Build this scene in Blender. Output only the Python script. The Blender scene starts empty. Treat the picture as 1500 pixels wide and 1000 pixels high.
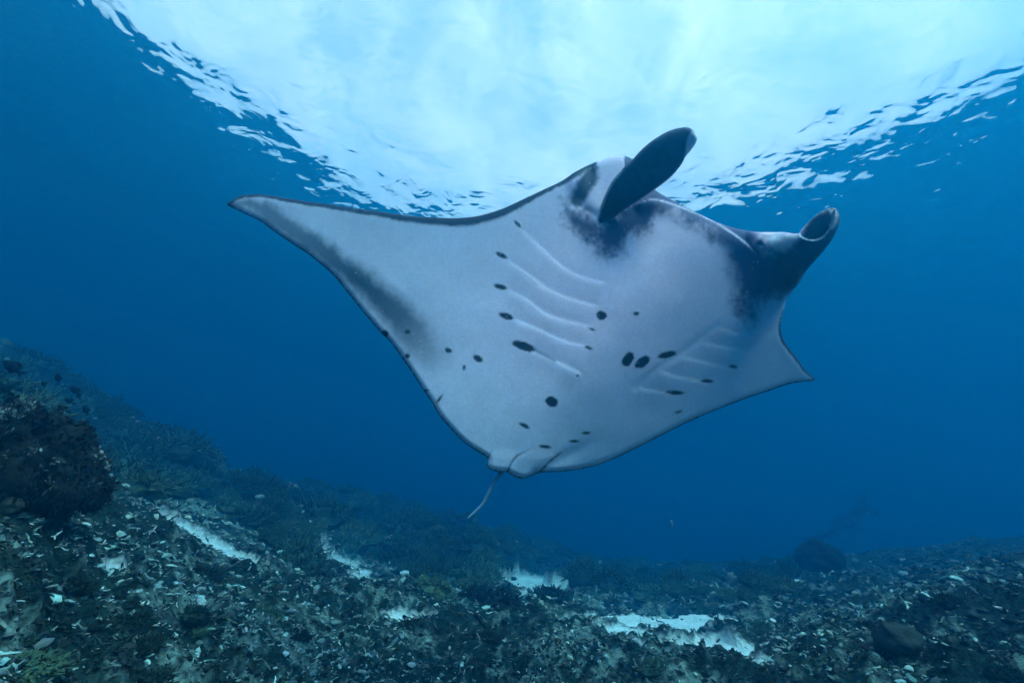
import bpy, bmesh, math, random
import numpy as np
from mathutils import Vector, Matrix
from mathutils.geometry import delaunay_2d_cdt

random.seed(7)
RNG = np.random.default_rng(11)
sc = bpy.context.scene
COL = sc.collection

# ------------------------------------------------------------------ camera
FPX, PITCH, ROLL = 620.0, math.radians(26.5), math.radians(6.0)
Fw = np.array([0, math.cos(PITCH), math.sin(PITCH)])
Rl = np.array([1.0, 0, 0])
Ul = np.array([0, -math.sin(PITCH), math.cos(PITCH)])
CR = math.cos(ROLL) * Rl + math.sin(ROLL) * Ul
CU = -math.sin(ROLL) * Rl + math.cos(ROLL) * Ul
cam_d = bpy.data.cameras.new('camera')
cam = bpy.data.objects.new('camera', cam_d)
COL.objects.link(cam)
cam_d.lens = 36.0 * FPX / 1500.0
cam_d.clip_start, cam_d.clip_end = 0.05, 2000
cam.matrix_world = Matrix(((CR[0], CU[0], -Fw[0], 0), (CR[1], CU[1], -Fw[1], 0), (CR[2], CU[2], -Fw[2], 0), (0, 0, 0, 1)))
sc.camera = cam

# ------------------------------------------------------------------ sky, sun, exposure
SUN_EL, SUN_AZ = math.radians(47), math.radians(148)      # azimuth clockwise from +Y
world = bpy.data.worlds.new('World')
sc.world = world
world.use_nodes = True
wn, wl = world.node_tree.nodes, world.node_tree.links
wn.clear()
wout = wn.new('ShaderNodeOutputWorld')
wbg = wn.new('ShaderNodeBackground')
wbg.inputs['Strength'].default_value = 0.05
sky = wn.new('ShaderNodeTexSky')
sky.sky_type = 'NISHITA'
sky.sun_disc = False
sky.sun_elevation = SUN_EL
sky.sun_rotation = SUN_AZ
wtc = wn.new('ShaderNodeTexCoord')
wno = wn.new('ShaderNodeTexNoise')
wno.inputs['Scale'].default_value = 4.6
wno.inputs['Detail'].default_value = 6
wno.inputs['Roughness'].default_value = 0.6
wno.inputs['Distortion'].default_value = 0.6
wr = wn.new('ShaderNodeValToRGB')
wr.color_ramp.elements[0].position, wr.color_ramp.elements[0].color = 0.36, (0.30, 0.30, 0.30, 1)
wr.color_ramp.elements[1].position, wr.color_ramp.elements[1].color = 0.62, (1, 1, 1, 1)
wmx = wn.new('ShaderNodeMix')
wmx.data_type = 'RGBA'
wmx.inputs['B'].default_value = (3.9, 3.25, 3.7, 1)       # bright thin cloud
wl.new(wtc.outputs['Generated'], wno.inputs['Vector'])
wl.new(wno.outputs['Fac'], wr.inputs['Fac'])
wl.new(wr.outputs['Color'], wmx.inputs['Factor'])
wl.new(sky.outputs['Color'], wmx.inputs['A'])
wl.new(wmx.outputs['Result'], wbg.inputs['Color'])
wl.new(wbg.outputs['Background'], wout.inputs['Surface'])
world.cycles.sampling_method = 'MANUAL'
world.cycles.sample_map_resolution = 512

sun_d = bpy.data.lights.new('sun', 'SUN')
sun_d.energy = 0.92
sun_d.angle = math.radians(24)
sun_d.color = (1.0, 0.96, 0.9)
sun = bpy.data.objects.new('sun', sun_d)
COL.objects.link(sun)
sd = Vector((math.sin(SUN_AZ) * math.cos(SUN_EL), math.cos(SUN_AZ) * math.cos(SUN_EL), math.sin(SUN_EL)))
sun.rotation_euler = sd.to_track_quat('Z', 'Y').to_euler()
sun.location = (0, 0, 30)

sc.view_settings.view_transform = 'Standard'
sc.view_settings.look = 'None'
sc.view_settings.exposure = 3.5
sc.view_settings.gamma = 1
sc.cycles.use_denoising = True
sc.cycles.denoiser = 'OPENIMAGEDENOISE'
sc.cycles.denoising_input_passes = 'RGB_ALBEDO_NORMAL'
sc.cycles.max_bounces = 8
sc.cycles.diffuse_bounces = 2
sc.cycles.glossy_bounces = 2
sc.cycles.volume_bounces = 3
sc.cycles.transparent_max_bounces = 8
sc.cycles.sample_clamp_indirect = 6
sc.cycles.use_adaptive_sampling = False

# ------------------------------------------------------------------ helpers
def ray(u, v):
    u = np.asarray(u, float); v = np.asarray(v, float)
    return Fw + np.multiply.outer((u - 750) / FPX, CR) + np.multiply.outer((500 - v) / FPX, CU)

def at(u, v, depth):
    return ray(u, v) * np.asarray(depth)[..., None]

def at_r(u, v, r):                       # r = straight distance from the camera
    d = ray(u, v)
    return d / np.linalg.norm(d) * r

def sstep(a, b, x):
    t = np.clip((np.asarray(x, float) - a) / (b - a), 0, 1)
    return t * t * (3 - 2 * t)

_tab = RNG.random((256, 256))
def vnoise(x, y):
    x = np.asarray(x, float); y = np.asarray(y, float)
    xi = np.floor(x).astype(int); yi = np.floor(y).astype(int)
    fx = x - xi; fy = y - yi
    fx = fx * fx * (3 - 2 * fx); fy = fy * fy * (3 - 2 * fy)
    a = _tab[xi & 255, yi & 255]; b = _tab[(xi + 1) & 255, yi & 255]
    c = _tab[xi & 255, (yi + 1) & 255]; d = _tab[(xi + 1) & 255, (yi + 1) & 255]
    return (a * (1 - fx) + b * fx) * (1 - fy) + (c * (1 - fx) + d * fx) * fy - 0.5

def fbm(x, y, o=4, gain=0.5):
    s = 0; a = 1.0
    for k in range(o):
        s = s + a * vnoise(x * 2 ** k + 17.3 * k, y * 2 ** k + 5.1 * k); a *= gain
    return s

def link(o, parent=None):
    COL.objects.link(o)
    if parent is not None:
        o.parent = parent
    return o

def tag(o, label=None, cat=None, group=None, kind=None):
    for k, v in (('label', label), ('category', cat), ('group', group), ('kind', kind)):
        if v: o[k] = v
    return o

def empty(name, loc):
    o = bpy.data.objects.new(name, None)
    o.empty_display_size = 0.1
    o.location = loc
    return link(o)

def mesh_np(name, V, T, colors=None, smooth=True):
    V = np.asarray(V, np.float32); T = np.asarray(T, np.int32)
    n = T.shape[1]
    me = bpy.data.meshes.new(name)
    me.vertices.add(len(V)); me.vertices.foreach_set('co', V.ravel())
    me.loops.add(T.size); me.loops.foreach_set('vertex_index', T.ravel())
    me.polygons.add(len(T))
    me.polygons.foreach_set('loop_start', np.arange(0, T.size, n, dtype=np.int32))
    me.polygons.foreach_set('loop_total', np.full(len(T), n, np.int32))
    me.polygons.foreach_set('use_smooth', np.full(len(T), smooth))
    if colors is not None:
        a = me.color_attributes.new('tint', 'FLOAT_COLOR', 'POINT')
        c = np.ones((len(V), 4), np.float32); c[:, :3] = colors
        a.data.foreach_set('color', c.ravel())
    me.update(calc_edges=True)
    me.validate()
    return me

def mat(name, base=(0.5, 0.5, 0.5), rough=0.7, spec=0.2, attr=False, grain=(40, 0.25), bump=(60, 0.1, 0.01), calm=False, vary=False):
    """Principled material: colour (or the pigment stored on the mesh) broken up by noise, fine bump."""
    m = bpy.data.materials.new(name)
    m.use_nodes = True
    N, L = m.node_tree.nodes, m.node_tree.links
    b = N['Principled BSDF']
    b.inputs['Roughness'].default_value = rough
    b.inputs['Specular IOR Level'].default_value = spec
    tc = N.new('ShaderNodeTexCoord')
    no = N.new('ShaderNodeTexNoise')
    no.inputs['Scale'].default_value = grain[0]; no.inputs['Detail'].default_value = 5
    L.new(tc.outputs['Object'], no.inputs['Vector'])
    mr = N.new('ShaderNodeMapRange')
    mr.inputs['From Min'].default_value = 0.3; mr.inputs['From Max'].default_value = 0.7
    mr.inputs['To Min'].default_value = 1 - grain[1]; mr.inputs['To Max'].default_value = 1 + grain[1]
    L.new(no.outputs['Fac'], mr.inputs['Value'])
    mx = N.new('ShaderNodeVectorMath'); mx.operation = 'MULTIPLY'
    if attr:
        at_ = N.new('ShaderNodeAttribute'); at_.attribute_name = 'tint'
        L.new(at_.outputs['Color'], mx.inputs[0])
    else:
        mx.inputs[0].default_value = base
    if calm:                                             # pale sand is evener than the rubble ground
        sp_ = N.new('ShaderNodeSeparateColor'); L.new(at_.outputs['Color'], sp_.inputs['Color'])
        m2 = N.new('ShaderNodeMapRange')
        m2.inputs['From Min'].default_value = 0.30; m2.inputs['From Max'].default_value = 0.6
        m2.inputs['To Min'].default_value = 0.0; m2.inputs['To Max'].default_value = 0.85
        L.new(sp_.outputs['Green'], m2.inputs['Value'])
        mf = N.new('ShaderNodeMix'); mf.data_type = 'FLOAT'
        L.new(m2.outputs['Result'], mf.inputs['Factor']); L.new(mr.outputs['Result'], mf.inputs['A']); mf.inputs['B'].default_value = 1.0
        L.new(mf.outputs['Result'], mx.inputs[1])
    else:
        L.new(mr.outputs['Result'], mx.inputs[1])
    if vary:                                             # every colony its own tone
        oi = N.new('ShaderNodeObjectInfo'); mv = N.new('ShaderNodeValToRGB')
        mv.color_ramp.elements[0].color = (0.30, 0.32, 0.40, 1); mv.color_ramp.elements[1].color = (1.35, 1.25, 1.1, 1)
        e_ = mv.color_ramp.elements.new(0.6); e_.color = (0.8, 0.85, 0.9, 1)
        m3 = N.new('ShaderNodeVectorMath'); m3.operation = 'MULTIPLY'
        L.new(oi.outputs['Random'], mv.inputs['Fac']); L.new(mx.outputs['Vector'], m3.inputs[0]); L.new(mv.outputs['Color'], m3.inputs[1])
        L.new(m3.outputs['Vector'], b.inputs['Base Color'])
    else:
        L.new(mx.outputs['Vector'], b.inputs['Base Color'])
    if bump:
        n2 = N.new('ShaderNodeTexNoise')
        n2.inputs['Scale'].default_value = bump[0]; n2.inputs['Detail'].default_value = 4
        L.new(tc.outputs['Object'], n2.inputs['Vector'])
        bp = N.new('ShaderNodeBump')
        bp.inputs['Strength'].default_value = bump[1]; bp.inputs['Distance'].default_value = bump[2]
        L.new(n2.outputs['Fac'], bp.inputs['Height'])
        L.new(bp.outputs['Normal'], b.inputs['Normal'])
    return m

M_SKIN = mat('manta_skin', rough=0.5, spec=0.07, attr=True, grain=(55, 0.06), bump=(140, 0.25, 0.004))
M_GROUND = mat('seabed_ground', rough=0.95, spec=0.03, attr=True, grain=(26, 0.9), bump=(28, 0.8, 0.04), calm=True)
M_RUBBLE = mat('coral_rubble', rough=0.9, spec=0.03, attr=True, grain=(60, 0.3), bump=(90, 0.4, 0.006))
M_CORAL = mat('bush_coral', base=(0.055, 0.098, 0.066), rough=0.9, spec=0.03, grain=(14, 0.5), bump=None, vary=True)
M_DARKCORAL = mat('dark_leafy_coral', base=(0.014, 0.017, 0.014), rough=0.9, spec=0.03, grain=(20, 0.6), bump=(40, 0.5, 0.02))
M_PALE = mat('pale_coral', base=(0.16, 0.165, 0.135), rough=0.9, spec=0.03, grain=(18, 0.35), bump=(60, 0.7, 0.02))
M_STONE = mat('boulder_stone', base=(0.06, 0.082, 0.07), rough=0.9, spec=0.03, grain=(18, 0.5), bump=(60, 0.8, 0.02))
M_FISH = mat('fish_skin', base=(0.003, 0.008, 0.014), rough=0.5, spec=0.03, grain=(30, 0.3), bump=None)
M_FISHPALE = mat('silver_fish_skin', base=(0.55, 0.58, 0.6), rough=0.4, spec=0.03, grain=(30, 0.2), bump=None)

# ------------------------------------------------------------------ terrain shape
SURF = 7.6                                             # water surface above the camera
ctrl = [(0,1000,2.0),(200,1000,2.5),(400,1000,2.9),(750,1000,3.3),(1100,1000,3.4),(1500,1000,3.0),
        (0,850,2.5),(200,900,3.1),(400,900,3.8),(750,900,5.0),(1000,910,5.2),(1300,930,4.4),(1500,900,4.2),
        (0,690,3.3),(160,765,4.0),(300,800,5.0),(500,830,6.4),(780,838,8.4),(1000,868,7),(1200,860,7.5),(1500,840,6),
        (0,605,5.6),(150,675,7),(300,738,7.6),(450,775,8.2),(650,800,9.5),(850,826,10.5),
        (0,525,10.5),(150,625,11),(300,692,11.5),(450,738,12),(600,766,12.2),(750,795,12.6),(870,820,13),
        (1000,828,13),(1200,829,13),(1350,816,12.5),(1500,796,11.5)]
def stretch(r):
    return 1 + 0.5 * float(sstep(4, 10, r))
cp = np.array([at_r(u, v, r * stretch(r)) for u, v, r in ctrl])
extra = []
for a_ in range(-75, 76, 15):
    a = math.radians(a_)
    z = 2.2 * max(0, -math.sin(a)) ** 1.2 - 1.6
    extra.append((36 * math.sin(a), 36 * math.cos(a), z - 2.0))
extra += [(-4, -4, 0.6), (0, -5, -0.7), (5, -4, -0.8), (0, 0, -0.72), (-1.2, 0.2, -0.35), (2, 0.5, -0.75), (-14, -6, 2.5), (14, -6, -0.5)]
cp = np.vstack([cp, np.array(extra)])
def tps(r2):
    return 0.5 * r2 * np.log(r2 + 1e-6)
_n = len(cp)
_K = tps(((cp[:, None, :2] - cp[None, :, :2]) ** 2).sum(-1)) + np.eye(_n) * 0.15
_P = np.hstack([np.ones((_n, 1)), cp[:, :2]])
_w = np.linalg.solve(np.block([[_K, _P], [_P.T, np.zeros((3, 3))]]), np.concatenate([cp[:, 2], np.zeros(3)]))
def base_z(x, y):
    x = np.asarray(x, float); y = np.asarray(y, float)
    r = np.hypot(x, y)
    k = np.where(r > 42, 42 / np.maximum(r, 1e-6), 1)
    xs, ys = (x * k).ravel(), (y * k).ravel()
    z = _w[_n] + _w[_n + 1] * xs + _w[_n + 2] * ys
    for i in range(_n):
        z = z + _w[i] * tps((xs - cp[i, 0]) ** 2 + (ys - cp[i, 1]) ** 2)
    return z.reshape(x.shape) - np.maximum(r - 42, 0) * 0.05

def lump(x, y):
    r = np.hypot(x, y)
    reef = sstep(6, 11, r) * sstep(5.0, -1.5, x) * 1.35 + 0.25
    big = fbm(x * 0.55 + 3, y * 0.55, 3) * 0.55 * reef
    mid = np.abs(fbm(x * 1.7, y * 1.7, 3)) * 0.30 * reef
    near = fbm(x * 2.3 + 9, y * 2.3, 4) * 0.19 + (np.abs(fbm(x * 9, y * 9, 3)) - 0.15) * 0.085 + fbm(x * 30, y * 30, 2) * 0.02
    return big + mid + near

def ground_hit(u, v, n=900):
    d = ray(u, v); d = d / np.linalg.norm(d)
    r = np.geomspace(1.3, 34, n)
    p = d[None] * r[:, None]
    below = p[:, 2] < base_z(p[:, 0], p[:, 1]) + lump(p[:, 0], p[:, 1])
    i = int(np.argmax(below)) if below.any() else n - 1
    return p[i]

# sand patches: pixel centre, radii in metres (across, along), turn
sand_px = [(240,738,0.16,0.5,-0.5),(285,762,0.24,0.55,-0.55),(328,786,0.26,0.45,-0.6),(505,823,0.34,0.95,-0.15),(530,842,0.3,0.3,0),(783,834,0.48,1.2,0.0),(905,905,0.45,0.34,0.1),(960,907,0.62,0.55,-0.1),(1075,912,0.45,0.34,0.1),
           (1000,925,0.5,0.16,0),(1105,962,0.22,0.12,0),(170,825,0.08,0.06,-0.5),(600,905,0.34,0.10,-0.2),(660,862,0.26,0.12,0),
           (165,683,0.3,0.12,-0.4),(1060,885,0.2,0.1,0),(870,820,0.35,0.1,0)]
SAND = [(g_, a * k_, b * k_, t) for g_, k_, a, b, t in ((h_, 1 + 0.5 * float(sstep(4, 13, np.linalg.norm(h_))), a, b, t) for h_, a, b, t in ((ground_hit(u, v), a, b, t) for u, v, a, b, t in sand_px))]
def sand_mask(x, y):
    m = np.zeros(np.shape(x))
    wob = fbm(x * 3.1, y * 3.1, 4)
    for p, a, b, t in SAND:
        az = math.atan2(p[0], p[1]) + t
        dx, dy = x - p[0], y - p[1]
        lx = dx * math.cos(az) - dy * math.sin(az)
        ly = dx * math.sin(az) + dy * math.cos(az)
        d = np.sqrt((lx / a) ** 2 + (ly / b) ** 2) + wob * 1.35
        m = np.maximum(m, 1 - sstep(0.82, 1.0, d))
    return m

def ground_z(x, y):
    s = sand_mask(x, y)
    return base_z(x, y) + lump(x, y) * (1 - 0.93 * s) - 0.015 * s

# ------------------------------------------------------------------ seabed
az = np.concatenate([np.linspace(-64, 64, 560), np.linspace(64, 296, 100)[1:-1]]) * math.pi / 180
rr = np.concatenate([[0.0], np.geomspace(0.6, 160, 450)])
A, R = np.meshgrid(az, rr)
X, Y = R * np.sin(A), R * np.cos(A)
Z = ground_z(X, Y)
S = sand_mask(X, Y)
na, nr = len(az), len(rr)
V = np.stack([X, Y, Z], -1).reshape(-1, 3)
idx = np.arange(na * nr).reshape(nr, na)
q = np.stack([idx[:-1, :], np.roll(idx, -1, 1)[:-1, :], np.roll(idx, -1, 1)[1:, :], idx[1:, :]], -1).reshape(-1, 4)[:, ::-1]
g = 0.8 * fbm(X * 2.5, Y * 2.5, 3) + 0.9 * fbm(X * 14, Y * 14, 4)
pale = sstep(0.05, 0.5, g + 0.12 * fbm(X * 0.8, Y * 0.8, 2))
c_dark = np.array([0.011, 0.024, 0.019]); c_pale = np.array([0.12, 0.17, 0.145]); c_sand = np.array([0.70, 0.80, 0.76])
far = sstep(6, 13, R)
pale = pale * (1 - 0.5 * far)
C = c_dark + pale[..., None] * (c_pale - c_dark)
C = C + S[..., None] * (c_sand * (0.9 + 0.25 * fbm(X * 8, Y * 8, 3))[..., None] - C)
seabed = link(bpy.data.objects.new('seabed', mesh_np('seabed', V, q, C.reshape(-1, 3))))
seabed.data.materials.append(M_GROUND)
tag(seabed, 'grey coral rubble seabed with pale sand patches sloping up to a reef', None, None, 'structure')

# ------------------------------------------------------------------ water surface (waves are geometry)
WN = 420
ext = 36.0
t = np.linspace(-1, 1, WN)
gx = np.sign(t) * (np.abs(t) ** 1.6) * ext
WX, WY = np.meshgrid(gx, gx + 8.0)
wz = np.zeros_like(WX)
wr_ = np.random.default_rng(5)
for k in range(26):
    lam = 0.42 * 1.13 ** k
    th = wr_.uniform(0, 6.28)
    amp = 0.0017 * lam ** 1.0 * (0.6 + 0.8 * wr_.random())
    wz += amp * np.sin(2 * math.pi / lam * (WX * math.cos(th) + WY * math.sin(th) + 0.25 * fbm(WX * 0.4 + k, WY * 0.4, 2)) + wr_.random() * 6.28)
edge = sstep(ext, ext - 6, np.maximum(np.abs(WX), np.abs(WY - 8)))
WZ = SURF + wz * edge
WV = np.stack([WX, WY, WZ], -1).reshape(-1, 3)
wi = np.arange(WN * WN).reshape(WN, WN)
wq = np.stack([wi[:-1, :-1], wi[:-1, 1:], wi[1:, 1:], wi[1:, :-1]], -1).reshape(-1, 4)
# calm outer skirt to the far distance
rim = np.concatenate([wi[0, :-1], wi[:-1, -1], wi[-1, :0:-1], wi[:0:-1, 0]])
base_n = len(WV)
out = WV[rim].copy(); out[:, 0] *= 5.2; out[:, 1] = (out[:, 1] - 8) * 5.2 + 8
WV = np.vstack([WV, out])
m_ = len(rim); j = np.arange(m_)
skirt = np.stack([rim[j], base_n + j, base_n + (j + 1) % m_, rim[(j + 1) % m_]], -1)
wq = np.vstack([wq, skirt])
wme = mesh_np('water_surface', WV, wq)
water = link(bpy.data.objects.new('water_surface', wme))
tag(water, 'rippled underside of the sea surface with bright window of sky', None, None, 'structure')
wm = bpy.data.materials.new('water_surface')
wm.use_nodes = True
N, L = wm.node_tree.nodes, wm.node_tree.links
N.clear()
o_ = N.new('ShaderNodeOutputMaterial')
tc = N.new('ShaderNodeTexCoord')
n1 = N.new('ShaderNodeTexNoise'); n1.inputs['Scale'].default_value = 1.7; n1.inputs['Detail'].default_value = 2.0; n1.inputs['Roughness'].default_value = 0.5
n1.inputs['Distortion'].default_value = 0.4
mp = N.new('ShaderNodeMapping'); mp.inputs['Scale'].default_value = (1.0, 1.25, 1.0); mp.inputs['Rotation'].default_value = (0, 0, 0.5)
L.new(tc.outputs['Object'], mp.inputs['Vector']); L.new(mp.outputs['Vector'], n1.inputs['Vector'])
bp = N.new('ShaderNodeBump'); bp.inputs['Strength'].default_value = 1.0; bp.inputs['Distance'].default_value = 0.034
L.new(n1.outputs['Fac'], bp.inputs['Height'])
fr = N.new('ShaderNodeFresnel'); fr.inputs['IOR'].default_value = 1.333
L.new(bp.outputs['Normal'], fr.inputs['Normal'])
tr = N.new('ShaderNodeBsdfTransparent')
gl = N.new('ShaderNodeBsdfGlossy'); gl.inputs['Roughness'].default_value = 0.03
L.new(bp.outputs['Normal'], gl.inputs['Normal'])
mx = N.new('ShaderNodeMixShader')
rf_ = N.new('ShaderNodeBsdfRefraction'); rf_.inputs['IOR'].default_value = 1.333; rf_.inputs['Roughness'].default_value = 0.02
L.new(bp.outputs['Normal'], rf_.inputs['Normal'])
mt_ = N.new('ShaderNodeMixShader'); mt_.inputs['Fac'].default_value = 0.45
L.new(tr.outputs['BSDF'], mt_.inputs[1]); L.new(rf_.outputs['BSDF'], mt_.inputs[2])
L.new(fr.outputs['Fac'], mx.inputs['Fac']); L.new(mt_.outputs['Shader'], mx.inputs[1]); L.new(gl.outputs['BSDF'], mx.inputs[2])
L.new(mx.outputs['Shader'], o_.inputs['Surface'])
wme.materials.append(wm)

# ------------------------------------------------------------------ the water itself
hb = bmesh.new()
bmesh.ops.create_cube(hb, size=1.0)
zlo = float(V[:, 2].min()) - 1.0; zhi = SURF + 0.6
for v in hb.verts:
    v.co = ((v.co.x) * 340, (v.co.y) * 340, zlo if v.co.z < 0 else zhi)
hme = bpy.data.meshes.new('haze'); hb.to_mesh(hme); hb.free()
haze = link(bpy.data.objects.new('haze', hme))
tag(haze, 'clear blue sea water fading distant things', None, None, 'stuff')
hm = bpy.data.materials.new('sea_water')
hm.use_nodes = True
N, L = hm.node_tree.nodes, hm.node_tree.links
N.clear()
o_ = N.new('ShaderNodeOutputMaterial')
pv = N.new('ShaderNodeVolumePrincipled')
pv.inputs['Color'].default_value = (0.003, 0.29, 0.545, 1)
pv.inputs['Absorption Color'].default_value = (0.0, 0.25, 0.48, 1)
pv.inputs['Density'].default_value = 0.135
pv.inputs['Anisotropy'].default_value = 0.79
L.new(pv.outputs['Volume'], o_.inputs['Volume'])
hme.materials.append(hm)

# ------------------------------------------------------------------ sheet builder: an outline with depth and thickness
def catmull(pts, step, closed=True):
    P = np.array(pts, float); out = []
    n = len(P)
    for i in range(n if closed else n - 1):
        p1, p2 = P[i], P[(i + 1) % n]
        p0 = P[i - 1] if (closed or i > 0) else 2 * p1 - p2
        p3 = P[(i + 2) % n] if (closed or i + 2 < n) else 2 * p2 - p1
        k = max(1, int(round(np.linalg.norm(p2 - p1) / step)))
        for a in range(k):
            t = a / k
            out.append(0.5 * ((2 * p1) + (-p0 + p2) * t + (2 * p0 - 5 * p1 + 4 * p2 - p3) * t * t + (-p0 + 3 * p1 - 3 * p2 + p3) * t ** 3))
    if not closed: out.append(P[-1])
    return np.array(out)

def inside(pts, poly):
    x, y = pts[:, 0], pts[:, 1]; c = np.zeros(len(pts), bool)
    x1, y1 = poly[-1]
    for x2, y2 in poly:
        if y1 != y2:
            c ^= ((y2 > y) != (y1 > y)) & (x < (x1 - x2) * (y - y2) / (y1 - y2) + x2)
        x1, y1 = x2, y2
    return c

def seg_dist(u, v, poly, closed=False, side=False):
    """distance to a polyline; with side=True also the sign (cross product of nearest segment) and arc parameter."""
    P = np.array(poly, float)
    if closed: P = np.vstack([P, P[:1]])
    best = np.full(np.shape(u), 1e9); sg = np.zeros(np.shape(u)); ar = np.zeros(np.shape(u))
    Ls = np.concatenate([[0], np.cumsum(np.linalg.norm(np.diff(P, axis=0), axis=1))])
    for i in range(len(P) - 1):
        a, b = P[i], P[i + 1]; d = b - a; l2 = d @ d + 1e-9
        t = np.clip(((u - a[0]) * d[0] + (v - a[1]) * d[1]) / l2, 0, 1)
        dx, dy = u - a[0] - t * d[0], v - a[1] - t * d[1]
        dd = np.hypot(dx, dy)
        m = dd < best
        best = np.where(m, dd, best)
        if side:
            sg = np.where(m, np.sign(d[0] * (v - a[1]) - d[1] * (u - a[0])), sg)
            ar = np.where(m, (Ls[i] + t * math.sqrt(l2)) / Ls[-1], ar)
    return (best, sg, ar) if side else best

def build_sheet(outline, spacing, front, smoothfront, thick, paint_f, paint_b):
    B = catmull(outline, spacing * 0.9)
    lo, hi = B.min(0), B.max(0)
    xs = np.arange(lo[0], hi[0], spacing); ys = np.arange(lo[1], hi[1], spacing * 0.866)
    gx, gy = np.meshgrid(xs, ys); gx = gx + (np.arange(len(ys)) % 2)[:, None] * spacing * 0.5
    G = np.stack([gx.ravel(), gy.ravel()], -1)
    G = G[inside(G, B)]
    e = seg_dist(G[:, 0], G[:, 1], B, True)
    G = G[e > spacing * 0.6]
    P2 = np.vstack([B, G]); nb = len(B)
    r = delaunay_2d_cdt([Vector(p) for p in P2], [(i, (i + 1) % nb) for i in range(nb)], [], 1, 1e-4)
    vco = np.array([(p.x, p.y) for p in r[0]]); F = np.array([f for f in r[2] if len(f) == 3])
    orig = r[3]
    isb = np.array([any(k < nb for k in o) for o in orig])
    u, v = vco[:, 0], vco[:, 1]
    e = seg_dist(u, v, B, True); e[isb] = 0
    d = front(u, v, e)
    Pf = at(u, v, d)
    h = 2.0
    p0 = at(u, v, smoothfront(u, v)); px = at(u + h, v, smoothfront(u + h, v)); py = at(u, v + h, smoothfront(u, v + h))
    nrm = np.cross(px - p0, py - p0); nrm /= np.linalg.norm(nrm, axis=1)[:, None]
    vd = p0 / np.linalg.norm(p0, axis=1)[:, None]
    nrm *= np.sign((nrm * vd).sum(1))[:, None]          # away from the viewer = dorsal side
    T = thick(u, v, e)
    w_ = sstep(1105, 1150, u) * sstep(485, 445, v)       # the head fin stands clear of the body
    bd_ = np.maximum(d, smoothfront(u, v)); bd_ = d * w_ + bd_ * (1 - w_)
    nrm = nrm * (1 - w_[:, None]) + vd * w_[:, None]
    Pb = bd_[:, None] * ray(u, v) + nrm * T[:, None]
    n = len(u)
    inter = np.where(~isb)[0]
    bi = np.arange(n); bi[inter] = n + np.arange(len(inter))
    Vv = np.vstack([Pf, Pb[inter]])
    cf = paint_f(u, v, e); cb = paint_b(u, v, e)
    Cc = np.vstack([cf, cb[inter]])
    # orient: front faces toward the viewer
    a, b, c = Pf[F[:, 0]], Pf[F[:, 1]], Pf[F[:, 2]]
    nn = np.cross(b - a, c - a)
    flip = (nn * a).sum(1) > 0
    F[flip] = F[flip][:, ::-1]
    Fb = bi[F][:, ::-1]
    return Vv, np.vstack([F, Fb]), Cc, np.vstack([vco, vco[inter]])

# ------------------------------------------------------------------ manta ray
D0 = 2.05
CX, CY = 895.0, 480.0
def st(u, v):
    du, dv = u - CX, v - CY
    det = 0.957 * -0.78 - 0.62 * 0.29
    s = (du * -0.78 - 0.62 * dv) / det
    t = (0.957 * dv - 0.29 * du) / det
    return s / 100.0, t / 100.0

def manta_smooth(u, v):
    s, t = st(u, v)
    q = s
    right = 0.05 * q + 0.10 * q * q
    left = -0.00625 + 0.010 * (q + 0.25) ** 2
    d = D0 + np.where(q > -0.25, right, left)
    d = d + 0.08 * t
    d = d - 0.06 * np.exp(-(s / 1.15) ** 2) * np.exp(-((t - 0.3) / 2.4) ** 2)        # belly
    return d

LIP = catmull([(925,303),(940,296),(960,293),(985,299.5),(1010,309),(1040,322),(1070,340),(1090,355),(1108,373)], 4, False)
RFIN = catmull([(1166,341),(1171,345),(1180,350.5),(1193,352),(1205,347.5),(1215,336),(1221,321),(1224,303)], 3, False)
GL = [[(756,327),(799,368),(838,399),(896,417)],[(734,374),(774,401),(817,430),(880,450)],[(734,419),(770,437),(806,462),(870,479)],
      [(741,462),(788,481),(824,498),(864,508)],[(763,505),(799,521),(856,549)]]
GR = [[(932,566),(955,572),(988,575)],[(962,541),(1000,553),(1037,558)],[(993,520),(1035,531),(1076,538)],[(1022,500),(1065,509),(1108,514)],[(1047,478),(1085,488),(1132,489)]]
GL = [catmull(g, 8, False) for g in GL]; GR = [catmull(g, 8, False) for g in GR]
CREASE = catmull([(930,568),(962,541),(993,520),(1022,500),(1050,477)], 8, False)
CREASE2 = catmull([(1036,556),(1074,531),(1110,503),(1138,475)], 8, False)

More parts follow.
